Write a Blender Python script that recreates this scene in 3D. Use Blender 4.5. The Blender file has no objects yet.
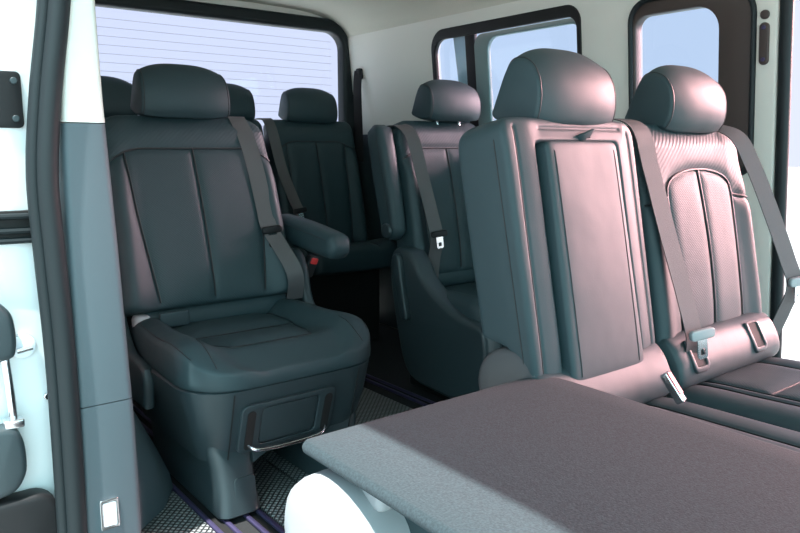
import bpy, bmesh, math
import numpy as np
from math import sin, cos, pi, radians, sqrt
from mathutils import Vector, Matrix

S = bpy.context.scene
COL = S.collection

# ------------------------------------------------------------------ materials
def new_mat(name):
    m = bpy.data.materials.new(name); m.use_nodes = True
    nt = m.node_tree; nt.nodes.clear()
    out = nt.nodes.new('ShaderNodeOutputMaterial')
    return m, nt, out

def nd(nt, typ, **kw):
    n = nt.nodes.new(typ)
    for k, v in kw.items():
        if k.startswith('i_'): n.inputs[k[2:].replace('_', ' ')].default_value = v
        else: setattr(n, k, v)
    return n

def principled(name, col, rough=.5, metal=0., spec=.5, noise=None, nscale=60., bump=0., bscale=300., coat=0., sheen=0., mott=None):
    m, nt, out = new_mat(name)
    p = nd(nt, 'ShaderNodeBsdfPrincipled')
    p.inputs['Base Color'].default_value = (*col, 1); p.inputs['Roughness'].default_value = rough
    p.inputs['Metallic'].default_value = metal; p.inputs['Specular IOR Level'].default_value = spec
    p.inputs['Coat Weight'].default_value = coat; p.inputs['Sheen Weight'].default_value = sheen
    tc = nd(nt, 'ShaderNodeTexCoord')
    if noise:
        n = nd(nt, 'ShaderNodeTexNoise'); n.inputs['Scale'].default_value = nscale; n.inputs['Detail'].default_value = 4
        r = nd(nt, 'ShaderNodeMapRange'); r.inputs[1].default_value = .3; r.inputs[2].default_value = .7
        r.inputs[3].default_value = 1 - noise; r.inputs[4].default_value = 1 + noise
        mx = nd(nt, 'ShaderNodeVectorMath', operation='SCALE'); mx.inputs[0].default_value = col
        nt.links.new(tc.outputs['Object'], n.inputs['Vector']); nt.links.new(n.outputs[0], r.inputs[0])
        nt.links.new(r.outputs[0], mx.inputs['Scale']); nt.links.new(mx.outputs[0], p.inputs['Base Color'])
    if bump:
        n2 = nd(nt, 'ShaderNodeTexNoise'); n2.inputs['Scale'].default_value = bscale; n2.inputs['Detail'].default_value = 3
        b = nd(nt, 'ShaderNodeBump'); b.inputs['Strength'].default_value = bump; b.inputs['Distance'].default_value = .002
        nt.links.new(tc.outputs['Object'], n2.inputs['Vector']); nt.links.new(n2.outputs[0], b.inputs['Height'])
        nt.links.new(b.outputs[0], p.inputs['Normal'])
    nt.links.new(p.outputs[0], out.inputs[0])
    return m

LEATHER_COL = (.022, .042, .048)
def leather(name, kind):
    m, nt, out = new_mat(name)
    p = nd(nt, 'ShaderNodeBsdfPrincipled')
    p.inputs['Base Color'].default_value = (*LEATHER_COL, 1); p.inputs['Roughness'].default_value = .55
    p.inputs['Specular IOR Level'].default_value = .38
    tc = nd(nt, 'ShaderNodeTexCoord')
    n2 = nd(nt, 'ShaderNodeTexNoise'); n2.inputs['Scale'].default_value = 420; n2.inputs['Detail'].default_value = 3
    nt.links.new(tc.outputs['Object'], n2.inputs['Vector'])
    # broad soft creases of stretched hide
    n3 = nd(nt, 'ShaderNodeTexNoise'); n3.inputs['Scale'].default_value = 9; n3.inputs['Detail'].default_value = 2
    nt.links.new(tc.outputs['Object'], n3.inputs['Vector'])
    b0 = nd(nt, 'ShaderNodeBump'); b0.inputs['Strength'].default_value = .10; b0.inputs['Distance'].default_value = .03
    nt.links.new(n3.outputs[0], b0.inputs['Height'])
    b = nd(nt, 'ShaderNodeBump'); b.inputs['Strength'].default_value = .12; b.inputs['Distance'].default_value = .001
    nt.links.new(n2.outputs[0], b.inputs['Height']); nt.links.new(b0.outputs[0], b.inputs['Normal'])
    last = b
    if kind == 'quilt':
        mp = nd(nt, 'ShaderNodeMapping'); mp.inputs['Rotation'].default_value = (0, 0, radians(48))
        nt.links.new(tc.outputs['UV'], mp.inputs[0])
        w = nd(nt, 'ShaderNodeTexWave', wave_type='BANDS', bands_direction='X', wave_profile='SIN')
        w.inputs['Scale'].default_value = 34
        nt.links.new(mp.outputs[0], w.inputs['Vector'])
        b2 = nd(nt, 'ShaderNodeBump'); b2.inputs['Strength'].default_value = .22; b2.inputs['Distance'].default_value = .0018
        nt.links.new(w.outputs[1], b2.inputs['Height']); nt.links.new(b.outputs[0], b2.inputs['Normal'])
        last = b2
    if kind == 'perf':
        v = nd(nt, 'ShaderNodeTexVoronoi', feature='F1'); v.inputs['Scale'].default_value = 190; v.inputs['Randomness'].default_value = 0
        mp = nd(nt, 'ShaderNodeMapping'); mp.inputs['Rotation'].default_value = (0, 0, radians(45))
        nt.links.new(tc.outputs['UV'], mp.inputs[0]); nt.links.new(mp.outputs[0], v.inputs['Vector'])
        r = nd(nt, 'ShaderNodeMapRange'); r.inputs[1].default_value = .15; r.inputs[2].default_value = .35
        nt.links.new(v.outputs[0], r.inputs[0])
        b2 = nd(nt, 'ShaderNodeBump'); b2.inputs['Strength'].default_value = .35; b2.inputs['Distance'].default_value = .001
        nt.links.new(r.outputs[0], b2.inputs['Height']); nt.links.new(b.outputs[0], b2.inputs['Normal'])
        last = b2
    nt.links.new(last.outputs[0], p.inputs['Normal'])
    nt.links.new(p.outputs[0], out.inputs[0])
    return m

M = {}
M['leather'] = leather('smooth leather', 'plain')
M['quilt'] = leather('ribbed leather', 'quilt')
M['perf'] = leather('perforated leather', 'perf')
M['piping'] = principled('seam piping', (.012, .013, .015), .5)
M['plastic'] = principled('dark grained plastic', (.024, .038, .043), .42, bump=.15, bscale=700)
M['black'] = principled('black plastic', (.010, .010, .011), .5, spec=.3)
M['deep'] = principled('black recess plastic', (.004, .004, .004), .8)
M['grey_plastic'] = principled('grey trim plastic', (.070, .098, .112), .55, bump=.12, bscale=600)
M['cover_plastic'] = principled('light grey plastic', (.30, .32, .33), .45, bump=.05, bscale=500)
M['mid_plastic'] = principled('mid grey plastic', (.045, .046, .048), .5, bump=.08, bscale=600)
M['cream'] = principled('cream trim plastic', (.72, .71, .65), .55, bump=.05, bscale=500)
M['headliner'] = principled('woven headliner', (.62, .61, .53), .95, noise=.05, nscale=500, bump=.2, bscale=900)
M['paint'] = principled('white body paint', (.78, .80, .80), .28, coat=.5)
M['carpet'] = principled('felt carpet', (.022, .036, .042), .95, noise=.30, nscale=330, bump=.22, bscale=420)
M['webbing'] = principled('belt webbing', (.080, .074, .076), .6, bump=.2, bscale=900)
M['chrome'] = principled('polished metal', (.75, .76, .78), .18, metal=1.)
M['rail'] = principled('coated steel rail', (.07, .06, .13), .4, metal=.5)
M['red'] = principled('red plastic', (.55, .03, .03), .4)
M['rubber'] = principled('rubber seal', (.012, .017, .019), .5, spec=.25, bump=.05)
M['brownframe'] = principled('dark window trim', (.05, .035, .03), .5)
M['tealframe'] = principled('grey window surround', (.16, .23, .23), .5)
M['clear'] = principled('lens plastic', (.8, .85, .9), .15, coat=.5)
M['floor'] = principled('dark floor carpet', (.012, .013, .014), .95, noise=.3, nscale=200)
M['ground'] = principled('pale concrete', (.30, .34, .34), .85, noise=.08, nscale=6, bump=.1, bscale=60)
M['wire'] = principled('heating wire', (.38, .36, .42), .7)

def mat_rubber_mat():
    m, nt, out = new_mat('embossed rubber mat')
    p = nd(nt, 'ShaderNodeBsdfPrincipled'); p.inputs['Roughness'].default_value = .42
    tc = nd(nt, 'ShaderNodeTexCoord')
    mp = nd(nt, 'ShaderNodeMapping'); mp.inputs['Rotation'].default_value = (0, 0, radians(45)); mp.inputs['Scale'].default_value = (1, 1, 0)
    nt.links.new(tc.outputs['Object'], mp.inputs[0])
    v = nd(nt, 'ShaderNodeTexVoronoi', feature='F1', distance='CHEBYCHEV'); v.inputs['Scale'].default_value = 78; v.inputs['Randomness'].default_value = 0
    nt.links.new(mp.outputs[0], v.inputs['Vector'])
    r = nd(nt, 'ShaderNodeMapRange'); r.inputs[1].default_value = .2; r.inputs[2].default_value = .42; r.inputs[3].default_value = 1; r.inputs[4].default_value = 0
    nt.links.new(v.outputs[0], r.inputs[0])
    mix = nd(nt, 'ShaderNodeMix', data_type='RGBA')
    mix.inputs[6].default_value = (.02, .021, .022, 1); mix.inputs[7].default_value = (.30, .33, .33, 1)  # raised dots coloured pale, painted glints on the black rubber
    nt.links.new(r.outputs[0], mix.inputs[0]); nt.links.new(mix.outputs[2], p.inputs['Base Color'])
    b = nd(nt, 'ShaderNodeBump'); b.inputs['Strength'].default_value = .6; b.inputs['Distance'].default_value = .004
    nt.links.new(r.outputs[0], b.inputs['Height']); nt.links.new(b.outputs[0], p.inputs['Normal'])
    nt.links.new(p.outputs[0], out.inputs[0])
    return m
M['mat'] = mat_rubber_mat()

def mat_glass(name, tint):
    m, nt, out = new_mat(name)
    t = nd(nt, 'ShaderNodeBsdfTransparent'); t.inputs[0].default_value = (*tint, 1)
    g = nd(nt, 'ShaderNodeBsdfGlossy'); g.inputs['Roughness'].default_value = .03; g.inputs['Color'].default_value = (.9, .95, 1, 1)
    f = nd(nt, 'ShaderNodeFresnel'); f.inputs['IOR'].default_value = 1.4
    mx = nd(nt, 'ShaderNodeMixShader')
    ge = nd(nt, 'ShaderNodeNewGeometry'); ml = nd(nt, 'ShaderNodeMath', operation='MULTIPLY'); sb = nd(nt, 'ShaderNodeMath', operation='SUBTRACT'); sb.inputs[0].default_value = 1
    nt.links.new(ge.outputs['Backfacing'], sb.inputs[1]); nt.links.new(f.outputs[0], ml.inputs[0]); nt.links.new(sb.outputs[0], ml.inputs[1])
    nt.links.new(ml.outputs[0], mx.inputs[0]); nt.links.new(t.outputs[0], mx.inputs[1]); nt.links.new(g.outputs[0], mx.inputs[2])
    nt.links.new(mx.outputs[0], out.inputs[0])
    return m
M['glass'] = mat_glass('window glass', (.93, .95, .98))
M['tint'] = mat_glass('tinted window glass', (.80, .88, .92))

# ------------------------------------------------------------------ object helpers
def link(name, me, mats, parent=None, smooth=True, angle=None):
    if not isinstance(mats, (list, tuple)): mats = [mats]
    for m in mats: me.materials.append(m)
    o = bpy.data.objects.new(name, me); COL.objects.link(o)
    if parent: o.parent = parent
    if smooth:
        for p in me.polygons: p.use_smooth = True
        if angle is None: angle = 40
        me.set_sharp_from_angle(angle=radians(angle))
    return o

def thing(name, label, cat, loc=(0, 0, 0), rz=0, group=None):
    o = bpy.data.objects.new(name, None); COL.objects.link(o)
    o.empty_display_size = .05
    o.location = loc; o.rotation_euler = (0, 0, rz)
    return tag(o, label, cat, group)

def tag(o, label, cat, group=None):
    o['label'] = label; o['category'] = cat
    if group: o['group'] = group
    return o

def struct(o):
    o['kind'] = 'structure'; return o

def bm_obj(name, bm, mats, parent=None, smooth=True, angle=None):
    me = bpy.data.meshes.new(name)
    bmesh.ops.recalc_face_normals(bm, faces=bm.faces[:])
    bm.to_mesh(me); bm.free()
    return link(name, me, mats, parent, smooth, angle)

def rrect(w, h, r, n=6, cx=0., cy=0., rs=None):
    """rounded rectangle, counter clockwise; rs = radii for (bl, br, tr, tl)"""
    rs = rs or (r, r, r, r)
    pts = []
    for (sx, sy, a0, rr) in ((-1, -1, 180, rs[0]), (1, -1, 270, rs[1]), (1, 1, 0, rs[2]), (-1, 1, 90, rs[3])):
        x0 = cx + sx * (w / 2 - rr); y0 = cy + sy * (h / 2 - rr)
        for i in range(n + 1):
            a = radians(a0 + 90 * i / n)
            pts.append((x0 + rr * cos(a), y0 + rr * sin(a)))
    return pts

def plate(name, outer, holes, thick, mats, frame, parent=None, bevel=0., angle=35):
    """flat plate (2D outline with holes) of given thickness; frame(a, b, c) -> xyz with c along the thickness"""
    cu = bpy.data.curves.new('tmp', 'CURVE'); cu.dimensions = '2D'; cu.fill_mode = 'BOTH'
    cu.extrude = thick / 2 - bevel; cu.bevel_depth = bevel; cu.bevel_resolution = 2
    cu.offset = -bevel
    for pts in [outer] + list(holes):
        sp = cu.splines.new('POLY'); sp.points.add(len(pts) - 1); sp.use_cyclic_u = True
        for q, p in zip(sp.points, pts): q.co = (p[0], p[1], 0, 1)
    ob = bpy.data.objects.new('tmp', cu); COL.objects.link(ob)
    dg = bpy.context.evaluated_depsgraph_get()
    me = bpy.data.meshes.new_from_object(ob.evaluated_get(dg))
    bpy.data.objects.remove(ob); bpy.data.curves.remove(cu)
    me.name = name
    me.materials.clear()
    bm = bmesh.new(); bm.from_mesh(me)
    bmesh.ops.remove_doubles(bm, verts=bm.verts[:], dist=1e-5)
    for v in bm.verts: v.co = Vector(frame(*v.co))
    bmesh.ops.recalc_face_normals(bm, faces=bm.faces[:])
    bm.to_mesh(me); bm.free()
    return link(name, me, mats, parent, True, angle)

def loft(name, rings, mats, parent=None, cap=True, angle=45):
    bm = bmesh.new(); vr = [[bm.verts.new(p) for p in r] for r in rings]
    n = len(vr[0])
    for a, b in zip(vr, vr[1:]):
        for i in range(n): bm.faces.new((a[i], a[(i + 1) % n], b[(i + 1) % n], b[i]))
    if cap:
        bm.faces.new(vr[0][::-1]); bm.faces.new(vr[-1])
    return bm_obj(name, bm, mats, parent, True, angle)

def spline(pts, n=8):
    """Catmull-Rom through the points"""
    P = [np.array(p, float) for p in pts]; out = []
    for i in range(len(P) - 1):
        p0 = P[max(i - 1, 0)]; p1 = P[i]; p2 = P[i + 1]; p3 = P[min(i + 2, len(P) - 1)]
        for k in range(n):
            t = k / n
            out.append(.5 * (2 * p1 + (p2 - p0) * t + (2 * p0 - 5 * p1 + 4 * p2 - p3) * t * t + (-p0 + 3 * p1 - 3 * p2 + p3) * t ** 3))
    out.append(P[-1]); return out

def tube_bm(bm, pts, r, seg=8, closed=False):
    pts = [Vector(p) for p in pts]; n = len(pts); rings = []
    ref = None
    for i, p in enumerate(pts):
        if closed: t = pts[(i + 1) % n] - pts[i - 1]
        else: t = pts[min(i + 1, n - 1)] - pts[max(i - 1, 0)]
        t.normalize()
        if ref is None: ref = Vector((0, 0, 1)) if abs(t.z) < .9 else Vector((1, 0, 0))
        u = (ref - t * ref.dot(t)).normalized(); w = t.cross(u); ref = u
        rr = r(i / (n - 1)) if callable(r) else r
        rings.append([bm.verts.new(p + (u * cos(2 * pi * k / seg) + w * sin(2 * pi * k / seg)) * rr) for k in range(seg)])
    m = n if closed else n - 1
    for i in range(m):
        a, b = rings[i], rings[(i + 1) % n]
        for k in range(seg): bm.faces.new((a[k], a[(k + 1) % seg], b[(k + 1) % seg], b[k]))
    if not closed: bm.faces.new(rings[0][::-1]); bm.faces.new(rings[-1])

def tubes(name, lists, r, mats, parent=None, seg=8, closed=False, merge=False):
    if len(lists) > 1 and not merge:      # every run of cord is a piece of its own
        return [tubes(name, [l], r, mats, parent, seg, closed) for l in lists]
    bm = bmesh.new()
    for l in lists: tube_bm(bm, l, r, seg, closed)
    return bm_obj(name, bm, mats, parent)

def rbox(name, cx, cy, cz, sx, sy, sz, r, mats, parent=None, seg=3):
    bm = bmesh.new(); bmesh.ops.create_cube(bm, size=1)
    for v in bm.verts: v.co = Vector((cx + v.co.x * sx, cy + v.co.y * sy, cz + v.co.z * sz))
    if r: bmesh.ops.bevel(bm, geom=bm.edges[:], offset=r, segments=seg, profile=.5, affect='EDGES')
    return bm_obj(name, bm, mats, parent, True, 50)

def disc(name, c, axis, r, h, mats, parent=None, seg=32, bev=.004):
    """round button with a domed rim; axis is the direction it faces"""
    a = Vector(axis).normalized(); q = a.to_track_quat('Z', 'Y'); c = Vector(c)
    prof = [(r, 0), (r, h - bev), (r - bev * .3, h - bev * .3), (r - bev, h), (r * .55, h)]
    rings = [[c + q @ Vector((rr * cos(2 * pi * k / seg), rr * sin(2 * pi * k / seg), z)) for k in range(seg)] for rr, z in prof]
    return loft(name, rings, mats, parent)

def ribbon(name, pts, width, wdir, thick, mats, parent=None, n=8):
    pts = spline(pts, n); bm = bmesh.new(); rows = []
    N = len(pts)
    for i, p in enumerate(pts):
        p = Vector(p); t = (Vector(pts[min(i + 1, N - 1)]) - Vector(pts[max(i - 1, 0)])).normalized()
        wd = wdir(i / (N - 1)) if callable(wdir) else wdir
        w = Vector(wd); w = (w - t * w.dot(t)).normalized(); nn = t.cross(w)
        hw = width / 2; ht = thick / 2
        rows.append([bm.verts.new(p + w * a + nn * b) for a, b in ((-hw, -ht), (hw, -ht), (hw, ht), (-hw, ht))])
    for a, b in zip(rows, rows[1:]):
        for k in range(4): bm.faces.new((a[k], a[(k + 1) % 4], b[(k + 1) % 4], b[k]))
    bm.faces.new(rows[0][::-1]); bm.faces.new(rows[-1])
    return bm_obj(name, bm, mats, parent, True, 30)

# ------------------------------------------------------------------ upholstery
def sst(a, b, x):
    t = np.clip((x - a) / (b - a), 0, 1); return t * t * (3 - 2 * t)

def dist_poly(X, Y, pl):
    d = np.full(np.shape(X), 9.)
    for (x0, y0), (x1, y1) in zip(pl, pl[1:]):
        dx, dy = x1 - x0, y1 - y0; L = dx * dx + dy * dy + 1e-12
        t = np.clip(((X - x0) * dx + (Y - y0) * dy) / L, 0, 1)
        d = np.minimum(d, np.hypot(X - x0 - t * dx, Y - y0 - t * dy))
    return d

def width_fn(w0, w1, H, rb, rt, belly=0.):
    """half width along v with rounded corners at both ends"""
    def f(v):
        v = np.asarray(v, float); u = v / H
        w = w0 + (w1 - w0) * u + belly * np.sin(pi * u)
        if rt: 
            q = np.clip((v - (H - rt)) / rt, 0, 1); w = w - rt * (1 - np.sqrt(np.maximum(1 - q * q, 0)))
        if rb:
            q = np.clip((rb - v) / rb, 0, 1); w = w - rb * (1 - np.sqrt(np.maximum(1 - q * q, 0)))
        return w
    return f

def grid_axis(n, p):
    k = np.linspace(-1, 1, n); return (1 - p) * k + p * np.sin(k * pi / 2)

class Pad:
    """a stuffed slab: outline half width W(v), front depth F(x,v,s), back depth B; sewn along seams"""
    def __init__(s, W, H, depth, back, frame, seams=(), puff=.012, pw=.035, groove=.005, gw=.005, p=6., q=6., shape=None, backshape=None, cx=None, pb=None, qb=None):
        s.pb, s.qb = pb or p, qb or q
        s.W, s.H, s.depth, s.back, s.frame = W, H, depth, back, frame
        s.seams, s.puff, s.pw, s.groove, s.gw, s.p, s.q = seams, puff, pw, groove, gw, p, q
        s.shape, s.backshape, s.cx = shape, backshape, cx
    def prof(s, x, v):
        W = s.W(v); c = s.cx(v) if s.cx else 0
        a = np.clip(np.abs(x - c) / W, 0, 1); t = np.clip(np.abs(2 * v / s.H - 1), 0, 1)
        return a, np.maximum(1 - a ** s.p, 0) ** (1 / s.p) * np.maximum(1 - t ** s.q, 0) ** (1 / s.q)
    def front(s, x, v):
        a, pr = s.prof(x, v)
        d = np.full(np.shape(x), s.depth) if np.shape(x) else s.depth
        if s.shape: d = d + s.shape(x, v, a)
        if s.seams:
            ds = np.full(np.shape(x), 9.)
            for pl in s.seams: ds = np.minimum(ds, dist_poly(x, v, pl))
            d = d - s.puff * np.exp(-(ds / s.pw) ** 2) - s.groove * np.exp(-(ds / s.gw) ** 2)
        return d * pr
    def build(s, name, mats, parent, ns=90, nt=100, mask=None):
        sa = grid_axis(ns, .75); ta = (grid_axis(nt, .75) + 1) / 2 * s.H
        X = np.zeros((nt, ns)); V = np.zeros((nt, ns))
        for j, v in enumerate(ta):
            c = s.cx(v) if s.cx else 0
            X[j] = c + sa * s.W(v); V[j] = v
        Fd = s.front(X, V); a, pr = s.prof(X, V)
        tb = np.clip(np.abs(2 * V / s.H - 1), 0, 1)
        prb = np.maximum(1 - a ** s.pb, 0) ** (1 / s.pb) * np.maximum(1 - tb ** s.qb, 0) ** (1 / s.qb)
        Bd = s.back * prb
        if s.backshape: Bd = np.maximum(s.back + s.backshape(X, V, a), .001) * prb
        bm = bmesh.new(); uvl = bm.loops.layers.uv.new('UVMap'); uv = {}
        fr = [[None] * ns for _ in range(nt)]; bk = [[None] * ns for _ in range(nt)]
        for j in range(nt):
            for i in range(ns):
                x, v = float(X[j, i]), float(V[j, i])
                edge = i in (0, ns - 1) or j in (0, nt - 1)
                f = bm.verts.new(s.frame(x, 0. if edge else float(Fd[j, i]), v)); fr[j][i] = f; uv[f] = (x, v)
                if edge: bk[j][i] = f
                else:
                    b = bm.verts.new(s.frame(x, -float(Bd[j, i]), v)); bk[j][i] = b; uv[b] = (x, v)
        for j in range(nt - 1):
            for i in range(ns - 1):
                f = bm.faces.new((fr[j][i], fr[j][i + 1], fr[j + 1][i + 1], fr[j + 1][i]))
                if mask:
                    f.material_index = mask((X[j, i] + X[j, i + 1]) / 2, (V[j, i] + V[j + 1, i]) / 2)
                b = (bk[j][i], bk[j + 1][i], bk[j + 1][i + 1], bk[j][i + 1])
                if len(set(b)) == 4 and not all(q in (fr[j][i], fr[j + 1][i], fr[j + 1][i + 1], fr[j][i + 1]) for q in b): bm.faces.new(b)
        for f in bm.faces:
            for l in f.loops: l[uvl].uv = uv[l.vert]
        return bm_obj(name, bm, mats, parent, True, 70)
    def on(s, x, v, off=0.):
        return s.frame(x, float(s.front(np.array(x), np.array(v))) + off, v)
    def pipe(s, name, parent, r=.0026, mat='piping', off=.0035, seams=None):
        ls = []
        for pl in (seams or s.seams):
            pts = []
            for (x0, y0), (x1, y1) in zip(pl, pl[1:]):
                n = max(2, int(math.hypot(x1 - x0, y1 - y0) / .012))
                pts += [(x0 + (x1 - x0) * k / n, y0 + (y1 - y0) * k / n) for k in range(n)]
            pts.append(pl[-1]); ls.append([s.on(x, v, off) for x, v in pts])
        return tubes(name, ls, r, M[mat], parent, 6)

def lean(y0, z0, ang):
    """frame of a seat back: x across, n forward (-y), v up the reclined back"""
    ca, sa = cos(ang), sin(ang)
    return lambda x, n, v: (x, y0 + v * sa - n * ca, z0 + v * ca + n * sa)

def flat(y0, z0, tilt):
    """frame of a seat cushion: v runs forward from the rear edge, n up"""
    ca, sa = cos(tilt), sin(tilt)
    return lambda x, n, v: (x, y0 - v * ca + n * sa * 0 , z0 + v * sa + n * ca)

def headrest(parent, cx, y, z, w=.27, h=.165, tilt=radians(8), depth=1., posts=True):
    """wedge headrest: bulging front, flat flanks, back sloping out to a low rear edge"""
    fr0 = lean(y, z, tilt); fr = lambda x, n, v: fr0(x + cx, n * depth, v)
    k = h / .165
    base = [(.036, .002), (.054, .022), (.062, .055), (.058, .095), (.040, .132), (.014, .156), (-.010, .165), (-.026, .158), (-.040, .128), (-.056, .085), (-.071, .048), (-.076, .034), (-.064, .024), (-.020, .006)]
    prof = [np.array((q[0], q[1] * k)) for q in spline(base + [base[0]], 5)[:-1]]
    cen = np.array((-.012, .075 * k))
    us = grid_axis(33, .92)
    def pt(u, q):
        a = abs(u); n, v = q
        e = 1 - .10 * (1 - sqrt(max(0, 1 - ((a - .93) / .07) ** 2))) if a > .93 else 1.
        n = cen[0] + (n - cen[0]) * e; v = cen[1] + (v - cen[1]) * e
        if n > 0: n *= 1 - .26 * a ** 2.4
        t = max(0., v / h)
        v *= 1 - .17 * a ** 3.0 * t * t
        v += .010 * a ** 4 * (1 - t)
        return fr(u * w / 2 * (1 - .05 * t), n, v)
    o = loft('headrest', [[pt(u, q) for q in prof] for u in us], M['leather'], parent, True, 60)
    for sg in (-1, 1):
        ring = [Vector(pt(sg * .945, q)) for q in prof]
        c = sum(ring, Vector()) / len(ring)
        tubes('headrest_seam', [[c + (r - c) * 1.002 for r in ring[:45]]], .0014, M['piping'], o, 5)
    if posts:
        for sx in (-1, 1):
            tubes('headrest_post', [[fr(sx * .055, -.012, -.05), fr(sx * .055, -.012, .03)]], .0065, M['chrome'], parent, 10)
    return o

def tongue(parent, c, fwd, side, mat_head='black', flip=1, name='belt_tongue'):
    """metal tongue with a slot, plus its plastic head; c centre of the head, fwd the way the tongue points, side across the belt"""
    f = Vector(fwd).normalized(); s = Vector(side); s = (s - f * s.dot(f)).normalized(); n = s.cross(f); c = Vector(c)
    fr = lambda a, b, d: c + s * a + f * b + n * d
    o = plate(name, rrect(.062, .022, .008), [], .012, M[mat_head], fr, parent, bevel=.003)
    plate('tongue_plate', rrect(.026, .046, .006, cy=.03), [rrect(.012, .014, .003, cy=.038)], .003, M['chrome'], fr, o)
    return o

def belt_buckle(name, parent, c, up, side, label=None):
    f = Vector(up).normalized(); s = Vector(side); s = (s - f * s.dot(f)).normalized(); n = s.cross(f); c = Vector(c)
    fr = lambda a, b, d: c + s * a + f * b + n * d
    o = plate(name, rrect(.034, .07, .007), [], .022, M['black'], fr, parent, bevel=.004)
    if label: o['label'] = label
    fr2 = lambda a, b, d: c + s * a + f * (b + .0) + n * (d + .0115)
    plate('release_button', rrect(.024, .02, .004, cy=.022), [], .006, M['red'], fr2, o, bevel=.001)
    return o

# ------------------------------------------------------------------ camera
cam_d = bpy.data.cameras.new('camera'); cam = bpy.data.objects.new('camera', cam_d); COL.objects.link(cam)
cam.location = (0, 0, .9)
cam_d.sensor_width = 36; cam_d.lens = 36 * 725 / 800; cam_d.clip_start = .02; cam_d.clip_end = 200
cam.rotation_euler = (radians(90 - 9.2), 0, radians(-38))
S.camera = cam

# ------------------------------------------------------------------ seats
def seat_seams(H, wt, wb, yoke, W, drop=.04, arch=False):
    """sewing lines of a seat back: curved yoke line, two flank seams and a centre seam"""
    vy = H - yoke
    if arch:
        pts = [(-wt, .02), (-wt * 1.0, vy - .09)]
        N = 14
        for k in range(N + 1):
            a = pi - pi * k / N
            pts.append((wt * 1.0 * cos(a) * (1 if 0 < k < N else 1), vy - .06 + .06 * sin(a) ** .7 if 0 < k < N else vy - .06))
        pts += [(wt, vy - .09), (wt * .96, .02)]
        pts[0] = (-wb, .02); pts[-1] = (wb, .02)
        return [pts, [(0, vy), (0, .02)],
                [(-W(vy - .06) * .98, vy - .075), (-wt, vy - .06)], [(W(vy - .06) * .98, vy - .075), (wt, vy - .06)]]
    edge = float(W(vy - drop)) * .985
    yl = [(-edge, vy - drop), (-wt - .022, vy - drop * .6), (-wt + .006, vy - .008), (-wt + .04, vy), (wt - .04, vy), (wt - .006, vy - .008), (wt + .022, vy - drop * .6), (edge, vy - drop)]
    left = [(-wt, vy - .012), (-wt + .004, vy - .1)] + [(-wt + (wt - wb) * u, vy - .1 - (vy - .12) * u) for u in (.25, .5, .75, 1)]
    right = [(-x, v) for x, v in left]
    return [yl, left, right, [(0, vy), (0, .02)]]

def seat_back(parent, name, cx, y0, z0, ang, H, wb, wt, depth, back, yoke=.105, iw=(.165, .135), bol=.028, arch=False, rt=.06, mats=('leather', 'quilt', 'perf'), p=6., q=7., ns=100, nt=110, piping=True, skew=0.):
    fr0 = lean(y0, z0, ang); fr = lambda x, n, v: fr0(x + cx, n, v)
    W = width_fn(wb, wt, H, .03, rt)
    seams = seat_seams(H, iw[0], iw[1], yoke, W, arch=arch)
    vy = H - yoke
    def shape(X, V, a):
        low = 1 - sst(vy - .12, vy + .03, V)
        d = bol * sst(.66, .92, a) * low - .02 * sst(H - .06, H, V)
        d = d + .010 * np.sin(pi * np.clip(V / vy, 0, 1)) * (1 - a)
        return d
    pad = Pad(W, H, depth, back, fr, seams, puff=.004, pw=.016, groove=.003, gw=.006, p=p, q=q, shape=shape)
    def mask(x, v):
        if arch:
            wq = iw[1] + (iw[0] - iw[1]) * v / vy
            top = vy - .06 + .06 * max(0, 1 - (x / iw[0]) ** 2) ** .35
            if abs(x) < wq and v < top: return 2
            return 1 if v > vy - .07 else 0
        if v > vy - (.0 if abs(x) < iw[0] else .03): return 1
        wq = iw[1] + (iw[0] - iw[1]) * v / vy
        return 2 if abs(x) < wq else 0
    o = pad.build(name, [M[k] for k in mats], parent, ns, nt, mask)
    if piping: pad.pipe('seam_piping', o)
    return o, pad

def armrest(parent, pts_c, w, h, label=None):
    """padded arm rest: rounded slab swept from pivot to tip"""
    a, b = Vector(pts_c[0]), Vector(pts_c[1]); f = (b - a); L = f.length; f.normalize()
    sx = Vector((1, 0, 0)); up = sx.cross(f) if sx.cross(f).z > 0 or abs(f.z) > .9 else -sx.cross(f)
    rings = []
    N = 22
    for k in range(N + 1):
        t = k / N; q = 1.0
        e = min(t, 1 - t) * L
        r = .032
        if e < r: q = sqrt(max(0, 1 - ((r - e) / r) ** 2)) * .75 + .25 if e > 0 else .25
        hh = h * (.92 + .16 * sin(pi * t)) * q; ww = w * (1 - .18 * (1 - t)) * (.45 + .55 * q)
        c = a + f * (t * L)
        rings.append([c + sx * x + up * y for x, y in rrect(ww, hh, min(ww, hh) * .36, 5)])
    o = loft('armrest', rings, M['leather'], parent, True, 60)
    # stitching round the top edge
    ls = []
    for sg in (-1, 1):
        ls.append([a + f * (t * L) + sx * sg * w * .5 * (1 - .18 * (1 - t)) * .985 + up * h * .24 for t in np.linspace(.1, .9, 24)])
    tubes('stitching', ls, .0013, M['piping'], o, 5)
    d = disc('pivot_cap', a + f * .035 - sx * (w * .40), (-1, 0, 0), .026, .012, M['plastic'], o)
    return o

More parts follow.
